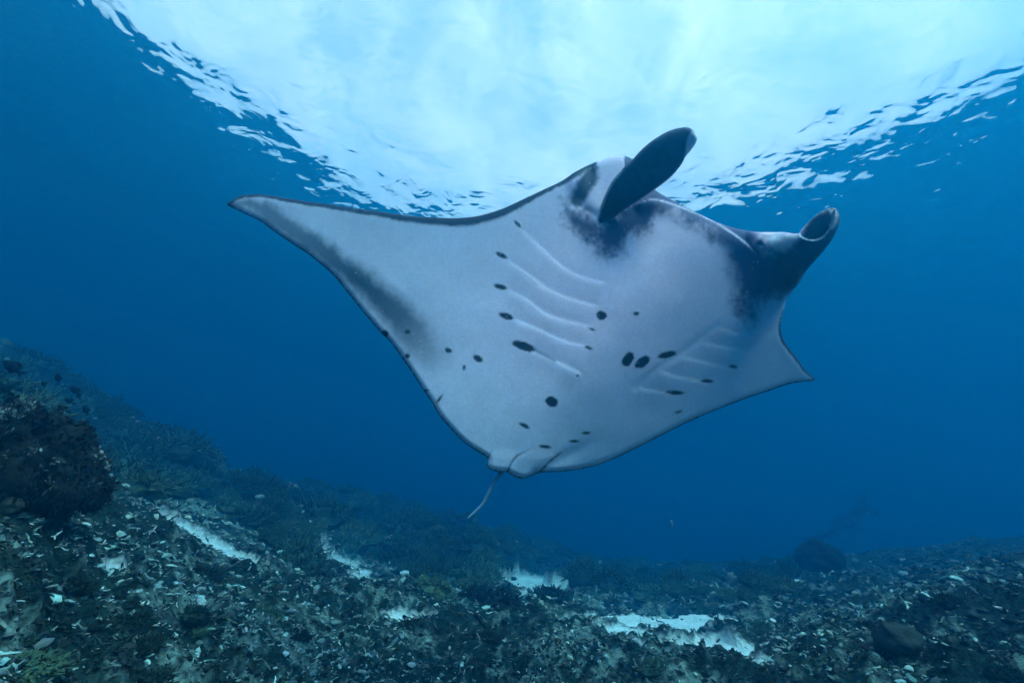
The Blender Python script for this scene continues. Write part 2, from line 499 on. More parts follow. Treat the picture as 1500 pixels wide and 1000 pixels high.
def manta_front(u, v, e):
    s, t = st(u, v)
    d = manta_smooth(u, v)
    # rounded rim of the thick head; thin wings stay sharp
    head = np.exp(-((s - 0.1) / 1.3) ** 2) * sstep(0.6, 1.8, t)
    R = 26.0
    k = np.clip(1 - e / R, 0, 1)
    d = d + head * 0.09 * (1 - np.sqrt(np.maximum(1 - k * k, 0)))
    k2 = np.clip(1 - e / 9.0, 0, 1)
    d = d + 0.014 * k2 * k2 * (1 - head)
    # mouth: the palate lies behind the lower lip
    dl, sg, ar = seg_dist(u, v, LIP, side=True)
    above = (sg < 0) & (u > 915) & (u < 1112)
    d = d - 0.022 * np.exp(-(dl / 16.0) ** 2) * (~above) * sstep(0, 0.08, ar) * sstep(1.0, 0.85, ar)
    d = d + above * 0.15 * sstep(0, 2.5, dl) * sstep(1115, 1085, u)
    # rolled right head fin: tube with an open slanted end
    df, sf, af = seg_dist(u, v, RFIN, side=True)
    op = (sf < 0) & (u > 1166) & (v < 354)
    d = d + op * 0.055 * sstep(0, 2.5, df)
    ax = seg_dist(u, v, [(1120,400),(1165,378),(1212,330)])
    fin = sstep(1110, 1165, u) * (v < 450)
    tube_ = np.where(op, 0.93, np.sqrt(np.maximum(0, 1 - np.minimum(ax / 42.0, 1) ** 2)))
    d = d - fin * 0.10 * tube_ - 0.30 * sstep(1120, 1225, u) * (v < 470) * sstep(470, 400, v)
    # left side of the head: eye bulge and the groove in front of it
    d = d - 0.028 * np.exp(-(((u - 848) / 16.0) ** 2 + ((v - 268) / 20.0) ** 2))
    d = d + 0.018 * np.exp(-(seg_dist(u, v, [(866,252),(850,288)]) / 8.0) ** 2)
    d = d + 0.012 * np.exp(-(seg_dist(u, v, [(846,300),(880,322),(905,312)]) / 9.0) ** 2)
    d = d - 0.03 * np.exp(-(((u - 1113) / 9.0) ** 2 + ((v - 357) / 8.0) ** 2)) + 0.03 * np.exp(-(((u - 1113) / 4.0) ** 2 + ((v - 358) / 3.5) ** 2))
    # folds running down the right side of the head
    for p in ([(1102,378),(1096,420)],[(1118,382),(1112,430)],[(1134,388),(1128,424)],[(1146,398),(1140,436)]):
        d = d + 0.008 * np.exp(-(seg_dist(u, v, p) / 3.5) ** 2)
    # gill flaps: each rises slowly and drops at its slit
    for G, amp, w in [(g, 0.0036, 17.0) for g in GL] + [(g, 0.0032, 11.0) for g in GR]:
        dg, s2, a2 = seg_dist(u, v, G, side=True)
        win = sstep(0, 0.2, a2) * sstep(1.0, 0.9, a2)
        low = s2 > 0                                     # the flap lies behind the slit
        d = d - win * amp * np.where(low, (1 - np.exp(-dg / 7.0)) * np.exp(-dg / w) * 2.2, -0.5 * np.exp(-(dg / 9.0) ** 2))
    d = d + 0.0035 * np.exp(-(seg_dist(u, v, CREASE) / 5.0) ** 2) + 0.0035 * np.exp(-(seg_dist(u, v, CREASE2) / 5.0) ** 2)
    cd, cs_, ca = seg_dist(u, v, [(786,692),(830,668),(900,632)], side=True)
    d = d + 0.008 * np.exp(-(cd / 10.0) ** 2) * sstep(1.0, 0.3, ca)
    uv = np.stack([u, v], -1)
    for P in PEL:
        dp = np.minimum.reduce([seg_dist(u, v, E_) for E_ in PELEDGE])
        d = d - 0.003 * inside(uv, P) * sstep(0, 3.0, dp) * sstep(655, 672, v)
    d = d + 0.006 * fbm(u / 60, v / 60, 2)
    return d

def manta_thick(u, v, e):
    s, t = st(u, v)
    body = np.exp(-(s / 1.2) ** 2) * sstep(-2.4, -0.6, t) * (0.42 - 0.08 * sstep(1.0, 2.5, t))
    wing = 0.05 + 0.05 * np.exp(-(s / 2.6) ** 2)
    rise = np.sqrt(np.clip(1 - np.clip(1 - e / 60.0, 0, 1) ** 2, 0, 1))
    rise2 = np.sqrt(np.clip(1 - np.clip(1 - e / 8.0, 0, 1) ** 2, 0, 1))
    fin = sstep(1150, 1175, u) * (v < 420)
    return (body * rise * (1 - fin)) + wing * rise2 * (1 - 0.3 * fin) + fin * 0.05 * rise2

LEAD = catmull([(333,300),(339,294),(352,287),(368,284.8),(390,285.4),(416,289.6),(448,295),(480,299),(512,304),(544,308),(576,313),(608,316.8),(640,318.7),(672,319.4),(704,315.5),(736,305.6),(768,291),(800,276),(822,265.6),(844,251),(870,238.4)], 8, False)
MANTA = [(333,300),(339,294),(352,287),(368,284.8),(390,285.4),(416,289.6),(448,295),(480,299),(512,304),(544,308),(576,313),(608,316.8),(640,318.7),(672,319.4),(704,315.5),(736,305.6),(768,291),(800,276),
         (822,265.6),(844,251),(870,238.4),(886,233),(902,228.5),(924,232),(945,252),(959,277),(985,293),(1020,311),(1052,326),(1084,336),(1116,340),(1148,340),(1168,342),(1177,333),(1193,317),(1209,307),(1222,304.6),
         (1229.5,313),(1229.6,326),(1221.6,346),(1206,368),(1183,394),(1172,412),(1160,427),(1152,438),(1149,450),(1146,462),(1143.5,479),(1147,496),(1156,510),(1167,524),(1179,541),(1190,551),(1194,555.5),(1188,558),
         (1172,559.5),(1154,563),(1136,569),(1119,575),(1100,581),(1076,590),(1040,604),(1004,620),(968,638),(932,656),(892,675),(860,685),(828,690),(792,692),(779,696.5),(767,700.5),(757,699),(748,694.5),(742,691),(732,691),(722,689),(714.5,684.5),(713,677),(712,669),(684,651),(662,630),(642,606),(633,590),
         (620,571),(604,546),(588,523),(573,502),(557,486),(531,456),(512,432),(490,405),(470,387),(448,370),(426,356),(400,338),(378,322),(352,310)]
TRAIL = catmull(MANTA[MANTA.index((1188,558)):] + [MANTA[0]], 8, False)
PEL = [catmull([(724,652),(719,662),(711,677),(712,688),(722,692),(738,694),(744,689),(749,678),(757,668),(772,660),(752,650)], 4), catmull([(772,660),(757,668),(749,678),(743,690),(748,698),(767,704),(781,699),(794,688),(812,670),(795,655)], 4)]
PELEDGE = [[(725,652),(719,663),(713,675)],[(775,658),(757,668),(749,678),(743,690)],[(822,662),(806,675),(790,691)]]
RLEAD = catmull([(1147,455),(1143.5,479),(1147,496),(1156,510),(1167,524),(1179,541),(1190,551),(1194,555.5)], 5, False)
SPOTS = [(881,462,7.5,6.5,20),(932,459,4,2.6,0),(920,526,11.5,7,-58),(941,530,11.5,7,-35),(978,519,13,4.6,-15),(808,588,9.5,6.8,15),(768,623,7,2.8,27),(799,654,7.5,2.4,7),(841,646,6,1.6,0),(858,634,5.5,1.9,-3),
         (700,525,7.5,4.4,30),(657,513,5,3.4,20),(597,521,3.6,3,40),(564,488,5.5,4.5,10),(597,486,3.5,2.8,0),(735,374,8,3.2,25),(733,420,9,3.4,15),(741,463,10.5,4.2,18),(768,507,17,6,18),(758,328,6,2.2,48),
         (988,574.5,12,3,3),(1036,558,8,2.4,3),(1074,537,5.5,2,5),(680,538,2,3.4,10),(846,550,1.6,1.6,0),(994,603,4.5,1.4,-15),(862,509,5,1.8,20),(867,482,4,1.4,20),(644,584,6,1.6,-55),(622,572,5,1.3,-10),(625,580,4,1.2,10)]
WHITE = np.array([0.84, 0.71, 0.81]); DARK = np.array([0.022, 0.027, 0.036]); GREY = np.array([0.045, 0.085, 0.125])

def manta_paint(u, v, e):
    n1 = fbm(u / 22, v / 22, 4); n2 = fbm(u / 5.0, v / 5.0, 3)
    s, t = st(u, v)
    strobe_tint = np.exp(-((s + 0.1) / 2.1) ** 2) * sstep(-2.6, 0.2, t)        # pinkish strobe light on throat and gills, painted into the belly colour
    C = np.array([0.68, 0.65, 0.76]) + strobe_tint[:, None] * (np.array([0.98, 0.68, 0.82]) - np.array([0.68, 0.65, 0.76]))
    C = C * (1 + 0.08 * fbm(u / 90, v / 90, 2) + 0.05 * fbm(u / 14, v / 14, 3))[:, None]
    def lay(m, col, k=1.0):
        nonlocal C
        m = np.clip(m * k, 0, 1)[:, None]
        C = C * (1 - m) + col * m
    # dusky band inside the trailing edge of the broad wing
    bd, bs, ba = seg_dist(u, v, catmull([(338,299),(365,297),(400,318),(440,346),(480,374),(520,406),(552,432),(580,458),(604,486),(628,516),(655,548)], 10, False), side=True)
    w = np.interp(ba, [0, 0.15, 0.4, 0.65, 0.85, 1], [8, 13, 17, 23, 26, 24])
    k = np.interp(ba, [0, 0.1, 0.3, 0.55, 0.75, 0.9, 1], [0.6, 0.62, 0.75, 0.92, 0.8, 0.45, 0.0])
    lay(sstep(1.5, 0.25, (bd + n1 * 7 + n2 * 4) / w) * k, GREY, 1.1)
    # leading edge
    ld, ls, la = seg_dist(u, v, LEAD, side=True)
    lw = np.interp(la, [0, 0.1, 0.4, 0.62, 0.75, 0.88, 1], [4, 5, 8, 13, 11, 6, 4.5])
    lay(sstep(1.2, 0.7, (ld + n2 * 1.6) / lw), DARK * 1.3)
    rd, rs, ra = seg_dist(u, v, RLEAD, side=True)
    lay(sstep(1.2, 0.8, rd / np.interp(ra, [0, 0.3, 0.8, 1], [1.5, 4.2, 3.6, 3.0])), DARK)
    td = seg_dist(u, v, TRAIL)
    lay(sstep(2.0, 0.8, td + n2 * 1.2), DARK * 1.5)
    s, t = st(u, v)
    # head pigment, with a painted highlight at the rolled fin's base
    def blob(pts, soft, k, col=DARK):
        P = catmull(pts, 6)
        dd = seg_dist(u, v, P, True) * np.where(inside(np.stack([u, v], -1), P), 1, -1)
        lay(sstep(-soft, soft, dd + n1 * soft * 1.0 + n2 * soft * 0.6), col, k)
    NAVY = np.array([0.018, 0.032, 0.090])
    blob([(826,303),(832,330),(858,352),(884,376),(905,366),(928,342),(950,330),(962,300),(940,292),(905,308),(880,322),(850,312)], 16, 0.95, NAVY)
    blob([(905,312),(940,292),(962,296),(955,318),(928,332)], 9, 0.9, NAVY)
    dl, sg, ar = seg_dist(u, v, LIP, side=True)
    bw = np.interp(ar, [0, 0.15, 0.5, 0.8, 1], [26, 20, 22, 34, 55])
    lay(sstep(1.25, 0.1, (dl + n1 * 14 + n2 * 8) / bw) * (sg > 0), NAVY, 0.88)
    lay(sstep(1.6, 0.6, dl) * sstep(0.12, 0.3, ar) * sstep(1, 0.85, ar), np.array([0.5, 0.5, 0.55]), 0.75)
    blob([(1072,362),(1104,358),(1150,352),(1180,352),(1176,392),(1150,425),(1128,436),(1108,456),(1094,466),(1078,440),(1074,405)], 18, 0.97, NAVY)
    blob([(1140,362),(1170,344),(1178,334),(1195,314),(1222,300),(1235,312),(1230,340),(1206,372),(1183,396),(1160,420),(1140,415)], 6, 0.97, DARK)
    above = (sg < 0) & (u > 915) & (u < 1125) & (v < 385)
    lay(above * sstep(0.5, 2, dl) * sstep(1130, 1095, u + 0.0 * v), NAVY, 0.93)
    blob([(1130,345),(1150,344),(1172,345),(1164,356),(1150,368),(1134,366)], 6, 0.75, np.array([0.62, 0.62, 0.66]))  # highlight from above, painted pale at the fin base
    blob([(1108,352),(1116,350),(1119,358),(1112,363),(1107,359)], 3, 0.9, DARK)
    df, sf, af = seg_dist(u, v, RFIN, side=True)
    lay(sstep(1.8, 0.7, df) * sstep(1.0, 0.92, af), np.array([0.55, 0.58, 0.62]), 0.8)
    blob([(1216,308),(1223,306),(1227,312),(1227,324),(1219,336),(1215,332),(1217,318)], 1.6, 0.95, np.array([0.62, 0.56, 0.58]))
    # left side of head
    blob([(868,244),(875,256),(866,282),(850,300),(836,298),(840,276),(854,254)], 5, 0.95, DARK)
    blob([(815,270),(840,254),(868,239),(872,243),(848,258),(826,272)], 2.5, 0.9, DARK * 1.4)
    blob([(905,300),(915,296),(912,312),(890,326),(868,334),(880,322)], 4, 0.6, DARK)
    # faint shade of the gill slits, painted as thin grey lines
    for G in GL + GR:
        dg, s2, a2 = seg_dist(u, v, G, side=True)
        lay(sstep(1.5, 0.3, dg) * sstep(0, 0.1, a2) * sstep(1, 0.85, a2), GREY * 1.6, 0.16)
    lay(sstep(4.5, 0.5, seg_dist(u, v, [(780,511),(796,519),(812,528)])), GREY, 0.6)
    for x, y, a, b, ang in SPOTS:
        c_, s_ = math.cos(math.radians(ang)), math.sin(math.radians(ang))
        dx, dy = u - x, v - y
        p, q = dx * c_ + dy * s_, -dx * s_ + dy * c_
        rr_ = np.sqrt((p / a) ** 2 + (q / b) ** 2) + n2 * 0.22
        lay(sstep(1.0 + 1.3 / b, 1.0 - 0.7 / b, rr_), DARK)
    for P in PELEDGE:
        lay(sstep(2.0, 0.5, seg_dist(u, v, P) + n2 * 0.8) * sstep(652, 672, v), DARK * 1.5, 0.85)
    # faint scars and flecks
    lay(sstep(0.62, 0.8, fbm(u / 3.2 + 40, v / 3.2, 2) + 0.12), np.array([0.95, 0.95, 0.95]), 0.35)
    return C

def manta_back(u, v, e):
    n = fbm(u / 18, v / 18, 4)
    return np.ones((len(u), 3)) * DARK * (1 + 0.6 * n)[:, None]

root_p = at(np.array([CX]), np.array([CY]), np.array([D0]))[0]
manta = empty('manta_ray', Vector(root_p))
tag(manta, 'large manta ray with pale spotted belly gliding under the bright surface', 'manta ray', 'manta rays')

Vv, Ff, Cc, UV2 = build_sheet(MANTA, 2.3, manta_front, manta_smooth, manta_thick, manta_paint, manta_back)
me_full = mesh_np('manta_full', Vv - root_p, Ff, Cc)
nv = np.zeros(len(Vv) * 3, np.float32); me_full.vertex_normals.foreach_get('vector', nv); nv = nv.reshape(-1, 3)
# the rolled head fin is its own part, cut along a line across its root; normals carried over so the join is seamless
cen = UV2[Ff].mean(1)
fin_f = ((cen[:, 0] - 1160) * 0.75 - (cen[:, 1] - 380) * 0.66 > 0) & (cen[:, 1] < 425) & (cen[:, 0] > 1125)
def submesh(name, faces):
    ids = np.unique(faces); mp_ = -np.ones(len(Vv), int); mp_[ids] = np.arange(len(ids))
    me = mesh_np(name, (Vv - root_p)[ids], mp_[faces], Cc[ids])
    me.normals_split_custom_set_from_vertices([tuple(x) for x in nv[ids]])
    me.materials.append(M_SKIN)
    return me
pel_f = [inside(cen, P) & (cen[:, 1] > 662) & ~fin_f for P in PEL]
pel_f[1] &= ~pel_f[0]
body = link(bpy.data.objects.new('body', submesh('body', Ff[~(fin_f | pel_f[0] | pel_f[1])])), manta)
for pf_ in pel_f:
    link(bpy.data.objects.new('pelvic_fin', submesh('pelvic_fin', Ff[pf_])), manta)
rf = link(bpy.data.objects.new('cephalic_fin', submesh('cephalic_fin', Ff[fin_f])), manta)
rf['label'] = 'dark head fin rolled into a tube with pale tip'

def sheet_part(name, outline, sp, front, thick, pf, pb, label=None):
    a, f, c, _ = build_sheet(outline, sp, front, lambda u, v: front(u, v, np.full(np.shape(u), 99.0)), thick, pf, pb)
    me = mesh_np(name, a - root_p, f, c); me.materials.append(M_SKIN)
    o = link(bpy.data.objects.new(name, me), manta)
    if label: o['label'] = label
    return o

# unrolled head fin: a broad dark blade
LF = [(876,326),(878,308),(886,286),(896,266),(909,250),(925,235),(942,217),(960,203),(982,191),(1003,186.6),(1014,190),(1020.5,199),(1020,208),(1012,220),(1004,230),(998,241),(985,257),(967,272),(948,285),(928,298),(908,312),(890,326)]
LFAX = [(884,322),(905,292),(940,252),(975,222),(1016,196)]
LF_D = float(manta_front(np.array([884.0]), np.array([320.0]), np.array([40.0]))[0]) - 0.02
def lf_front(u, v, e):
    ax, sg, ar = seg_dist(u, v, LFAX, side=True)
    d = LF_D - 0.22 * ar
    w = np.interp(ar, [0, 0.3, 0.7, 1], [16, 32, 34, 18])
    k = np.clip(ax / w, 0, 1.2)
    d = d + 0.055 * k * k * np.where(sg < 0, 1.0, 0.6)
    return d + 0.02 * np.clip(1 - np.asarray(e) / 5.0, 0, 1) ** 2
def lf_thick(u, v, e):
    return 0.035 * np.sqrt(np.clip(1 - np.clip(1 - e / 12.0, 0, 1) ** 2, 0, 1))
def lf_paint(u, v, e):
    n = fbm(u / 9, v / 9, 4); n2 = fbm(u / 2.6, v / 2.6, 2)
    C = np.ones((len(u), 3)) * np.array([0.012, 0.028, 0.046]) * (1 + 0.7 * n + 0.35 * n2)[:, None]
    P = catmull([(1010,197),(1018,194),(1024,204),(1014,222),(1003,234),(1004,222),(1006,208)], 3)
    dd = seg_dist(u, v, P, True) * np.where(inside(np.stack([u, v], -1), P), 1, -1)
    m = sstep(-1.2, 1.2, dd + n2)[:, None]
    C = C * (1 - m) + np.array([0.75, 0.66, 0.7]) * m
    m = (sstep(4.5, 1.5, seg_dist(u, v, [(876,318),(878,308),(886,286),(896,266),(909,250)])) * 0.55)[:, None]  # highlight line painted along the blade's left border
    return C * (1 - m) + np.array([0.5, 0.5, 0.55]) * m
sheet_part('cephalic_fin', LF, 2.2, lf_front, lf_thick, lf_paint, manta_back, 'broad dark paddle shaped head fin with pale tip')

def tube(path, radii, seg=10, twist=0):
    P = np.array(path, float); n = len(P)
    T = np.gradient(P, axis=0); T /= np.linalg.norm(T, axis=1)[:, None]
    ref = np.array([0.31, 0.2, 0.93]); V_ = []
    for i in range(n):
        a = np.cross(T[i], ref); a /= np.linalg.norm(a) + 1e-9; b = np.cross(T[i], a)
        for k in range(seg):
            w = 2 * math.pi * k / seg
            V_.append(P[i] + radii[i] * (a * math.cos(w) + b * math.sin(w)))
    V_ += [P[0], P[-1]]
    F_ = []
    for i in range(n - 1):
        for k in range(seg):
            a, b = i * seg + k, i * seg + (k + 1) % seg
            c, d = a + seg, b + seg
            F_ += [(a, c, b), (b, c, d)]
    for k in range(seg):
        F_.append((n * seg, k, (k + 1) % seg)); F_.append((n * seg + 1, (n - 1) * seg + (k + 1) % seg, (n - 1) * seg + k))
    return np.array(V_), np.array(F_)

tp = catmull([(742,682),(733,694),(722,709),(714,725),(707,738),(697,748),(685,759)], 3, False)
td_ = float(manta_smooth(740.0, 682.0)) + np.interp(np.linspace(0, 1, len(tp)), [0, 0.25, 1], [0.07, 0.03, 0.0])
tv, tf = tube(at(tp[:, 0], tp[:, 1], td_), np.interp(np.linspace(0, 1, len(tp)), [0, 0.1, 1], [0.014, 0.0105, 0.0045]))
tailc = np.ones((len(tv), 3)) * np.array([0.34, 0.50, 0.64])
tme = mesh_np('tail', tv - root_p, tf, tailc); tme.materials.append(M_SKIN)
link(bpy.data.objects.new('tail', tme), manta)

# a second manta far off in the haze, same animal shape banked the other way
far_manta = empty('manta_ray', Vector(at_r(1240, 772, 25.0)))
tag(far_manta, 'faint distant manta ray banking above the rubble plain in blue haze', 'manta ray', 'manta rays')
for ch in list(manta.children):
    c = ch.copy(); link(c, far_manta)
o_l = at(np.array([1000.0]), np.array([512.0]), np.array([D0]))[0] - root_p; o_l /= np.linalg.norm(o_l)
o_h = at(np.array([957.0]), np.array([402.0]), np.array([D0]))[0] - root_p; o_h -= o_l * (o_h @ o_l); o_h /= np.linalg.norm(o_h)
o_b = np.cross(o_l, o_h)
n_l = CR * math.cos(math.radians(24)) + CU * math.sin(math.radians(24))
n_b = -CU * 0.93 - Fw * 0.36 ; n_b = n_b - n_l * (n_b @ n_l); n_b /= np.linalg.norm(n_b)
n_h = np.cross(n_b, n_l)
rotm = np.stack([n_l, n_h, n_b], 1) @ np.stack([o_l, o_h, o_b], 1).T
far_manta.rotation_euler = Matrix(rotm.tolist()).to_euler()

# ------------------------------------------------------------------ rubble pieces
def frag_template(kind, rs):
    """a broken bit of branching coral or a flat chip, about unit length"""
    r = np.random.default_rng(rs)
    if kind == 'stick':
        p = np.array([[-0.5, 0, 0], [-0.15, r.normal(0, .08), r.normal(0, .06)], [0.2, r.normal(0, .1), r.normal(0, .06)], [0.5, r.normal(0, .14), r.normal(0, .08)]])
        v1, f1 = tube(p, [0.075, 0.085, 0.075, 0.04], 3)
        if rs % 2: return v1, f1
        b = p[2]; d = np.array([0.25, r.choice([-1, 1]) * 0.3, 0.12])
        v2, f2 = tube(np.array([b, b + d * 0.6, b + d]), [0.09, 0.075, 0.045], 3)
        return np.vstack([v1, v2]), np.vstack([f1, f2 + len(v1)])
    bm = bmesh.new()
    bmesh.ops.create_icosphere(bm, subdivisions=1, radius=0.5)
    v = np.array([x.co for x in bm.verts]); f = np.array([[w.index for w in x.verts] for x in bm.faces]); bm.free()
    v = v * (1 + r.normal(0, 0.16, (len(v), 1)))
    v *= np.array([1.0, 0.45 + 0.5 * r.random(), 0.22 + 0.35 * r.random()])
    return v, f
TEMPL = [frag_template('stick', k) for k in range(7)] + [frag_template('chip', 20 + k) for k in range(5)]

def rand_rot(n, tilt):
    yaw = RNG.random(n) * 2 * math.pi; tx = RNG.normal(0, tilt, n); ty = RNG.normal(0, tilt, n)
    cz, sz = np.cos(yaw), np.sin(yaw); cx, sx = np.cos(tx), np.sin(tx); cy, sy = np.cos(ty), np.sin(ty)
    Rz = np.zeros((n, 3, 3)); Rz[:, 0, 0] = cz; Rz[:, 0, 1] = -sz; Rz[:, 1, 0] = sz; Rz[:, 1, 1] = cz; Rz[:, 2, 2] = 1
    Rx = np.zeros((n, 3, 3)); Rx[:, 0, 0] = 1; Rx[:, 1, 1] = cx; Rx[:, 1, 2] = -sx; Rx[:, 2, 1] = sx; Rx[:, 2, 2] = cx
    Ry = np.zeros((n, 3, 3)); Ry[:, 1, 1] = 1; Ry[:, 0, 0] = cy; Ry[:, 0, 2] = sy; Ry[:, 2, 0] = -sy; Ry[:, 2, 2] = cy
    return Rz @ Rx @ Ry

def scatter(n, r0, r1, s0, s1, half=60):
    a = np.radians(RNG.uniform(-half, half, n))
    r = r0 * (r1 / r0) ** RNG.random(n)
    x, y = r * np.sin(a), r * np.cos(a)
    keep = RNG.random(n) > sand_mask(x, y) * 0.965
    x, y, r = x[keep], y[keep], r[keep]
    s = RNG.uniform(s0, s1, len(x)) * (0.45 + 1.25 * RNG.random(len(x)) ** 3) * np.clip(r / 4.0, 0.75, 2.3)
    z = ground_z(x, y) + s * RNG.uniform(0.0, 0.28, len(x))
    return x, y, z, s

def frag_colors(x, y, n):
    patch = fbm(x * 0.9 + 4, y * 0.9, 3) + 0.5 * fbm(x * 3, y * 3, 2)
    pp = np.clip(0.60 + 1.3 * patch, 0.10, 0.95) * np.interp(np.hypot(x, y), [3, 8, 16], [1, 0.8, 0.45])
    light = RNG.random(n) < pp
    val = np.where(light, 0.10 + 0.55 * RNG.random(n) ** 1.6, RNG.uniform(0.008, 0.05, n))
    tint = np.stack([0.74 + RNG.normal(0, .08, n), 1.04 + RNG.normal(0, .03, n), 0.95 + RNG.normal(0, .06, n)], -1)
    return val[:, None] * tint

def bake(name, x, y, z, s, R):
    n = len(x); pick = RNG.integers(0, len(TEMPL), n); cols = frag_colors(x, y, n)
    Vs, Fs, Cs, off = [], [], [], 0
    for k, (tv_, tf_) in enumerate(TEMPL):
        ids = np.where(pick == k)[0]
        if not len(ids): continue
        w = np.einsum('nij,vj->nvi', R[ids], tv_) * s[ids, None, None] + np.stack([x, y, z], -1)[ids, None, :]
        Vs.append(w.reshape(-1, 3))
        Fs.append((tf_[None] + (np.arange(len(ids)) * len(tv_))[:, None, None]).reshape(-1, 3) + off)
        Cs.append(np.repeat(cols[ids], len(tv_), 0)); off += len(ids) * len(tv_)
    return mesh_np(name, np.vstack(Vs), np.vstack(Fs), np.vstack(Cs), smooth=False)

parts_ = [scatter(72000, 1.7, 18.0, 0.019, 0.056), scatter(22000, 1.5, 3.7, 0.014, 0.046)]
x, y, z, s = (np.concatenate([p_[k] for p_ in parts_]) for k in range(4))
rme = bake('coral_rubble', x, y, z, s, rand_rot(len(x), 0.45)); rme.materials.append(M_RUBBLE)
rub = link(bpy.data.objects.new('coral_rubble', rme))
tag(rub, 'broken grey coral rubble strewn over the seabed', 'coral rubble', None, 'stuff')

# the largest near pieces, one object each, parts of the seabed
fm = []
for k, (tv_, tf_) in enumerate(TEMPL):
    for vv in range(2):
        c = (np.array([0.14, 0.17, 0.155]) if vv else np.array([0.04, 0.045, 0.038])) * np.ones((len(tv_), 3))
        me = mesh_np('coral_fragment', tv_, tf_, c, smooth=False); me.materials.append(M_RUBBLE); fm.append(me)
x, y, z, s = scatter(330, 2.0, 4.8, 0.05, 0.095, 52)
Rm = rand_rot(len(x), 0.35)
for i in range(min(len(x), 300)):
    o = bpy.data.objects.new('coral_fragment', fm[RNG.integers(0, len(fm))])
    link(o, seabed)
    o.matrix_local = Matrix.Translation((x[i], y[i], z[i])) @ Matrix(Rm[i].tolist()).to_4x4() @ Matrix.Scale(s[i], 4)

# ------------------------------------------------------------------ corals
def bush_mesh(rs, n=70, spread=1.0, leafy=False):
    """a colony of fine forked branches on a low dome, unit radius"""
    r = np.random.default_rng(rs); Vs, Fs, off = [], [], 0
    bm = bmesh.new(); bmesh.ops.create_icosphere(bm, subdivisions=2, radius=0.80)
    v = np.array([x_.co for x_ in bm.verts]); f = np.array([[w.index for w in x_.verts] for x_ in bm.faces]); bm.free()
    v = v * (1 + r.normal(0, 0.08, (len(v), 1))) * np.array([1, 1, 0.62])
    Vs.append(v); Fs.append(f); off += len(v)
    for k in range(n):
        ph = r.random() * 2 * math.pi; ct = r.random() ** 0.6
        stt = math.sqrt(1 - ct * ct)
        d = np.array([stt * math.cos(ph), stt * math.sin(ph), ct * 0.75])
        b = d * np.array([0.74, 0.74, 0.66])
        L_ = r.uniform(0.14, 0.30)
        side = r.normal(0, 0.14, 3)
        p = np.array([b, b + d * L_ * 0.55 + side * 0.4, b + d * L_ + side + np.array([0, 0, 0.06])])
        v, f = tube(p, [0.042, 0.040, 0.024], 4); Vs.append(v); Fs.append(f + off); off += len(v)
        for kk in range(2):
            q0 = p[1]; dd = d * L_ * 0.4 + r.normal(0, 0.11, 3)
            v, f = tube(np.array([q0, q0 + dd * 0.5, q0 + dd]), [0.032, 0.030, 0.018], 3); Vs.append(v); Fs.append(f + off); off += len(v)
    me = mesh_np('bush', np.vstack(Vs), np.vstack(Fs), None, smooth=False)
    me.materials.append(M_CORAL)
    return me
BUSH = [bush_mesh(100 + k, 130) for k in range(5)]
cnt = 0; tries = 0
placed = []
while cnt < 250 and tries < 20000:
    tries += 1
    u = random.uniform(-40, 1200); v = random.uniform(540, 880)
    p = ground_hit(u, v, 260)
    r = float(np.linalg.norm(p))
    if r < 5.6 or r > 22: continue
    if p[0] > 4.5 and random.random() < 0.85: continue
    if r < 9 and p[0] > -1.0 and random.random() < 0.9: continue
    if any(abs(u - q_[0]) < 62 and -18 < v - q_[1] < 46 for q_ in sand_px[:9]): continue
    if float(sand_mask(np.array([p[0]]), np.array([p[1]]))[0]) > 0.05: continue
    sc_ = random.uniform(0.16, 0.40) * (1.0 if p[0] < 2.5 else 0.6) * (1 + 0.5 * float(sstep(5, 13, r)))
    if any((p[0] - a) ** 2 + (p[1] - b) ** 2 < (0.55 * (sc_ + c)) ** 2 for a, b, c in placed): continue
    placed.append((p[0], p[1], sc_))
    o = link(bpy.data.objects.new('bushy_coral', BUSH[cnt % 5]))
    gz = float(ground_z(np.array([p[0]]), np.array([p[1]]))[0])
    o.location = (p[0], p[1], gz - 0.12 * sc_)
    o.rotation_euler = (random.gauss(0, .12), random.gauss(0, .12), random.random() * 6.28)
    o.scale = (sc_ * random.uniform(.85, 1.25), sc_ * random.uniform(.85, 1.25), sc_ * random.uniform(.7, 1.1))
    ds = min(math.hypot(p[0] - q_[0][0], p[1] - q_[0][1]) for q_ in SAND)
    big = 'broad' if sc_ > 0.4 else 'compact'
    if p[0] < 2.2 and ds < 1.1:
        tag(o, big + ' dark bushy coral at the edge of a white sand patch', 'coral', big + ' bushy corals beside sand patches')
    elif p[0] < 2.2 and r > 15.0:
        tag(o, big + ' hazy bushy coral along the far crest of the reef', 'coral', big + ' bushy corals on the reef crest')
    elif p[0] < 2.2 and r < 9.0:
        tag(o, big + ' dark bushy coral on the near foot of the reef slope', 'coral', big + ' bushy corals at the foot of the slope')
    elif p[0] < 2.2:
        tag(o, big + ' dark bushy coral on the middle of the reef slope', 'coral', big + ' bushy corals on the reef slope')
    else:
        tag(o, 'small dark bushy coral on the rubble plain beside the reef', 'coral', 'bushy corals on the rubble plain')
    cnt += 1

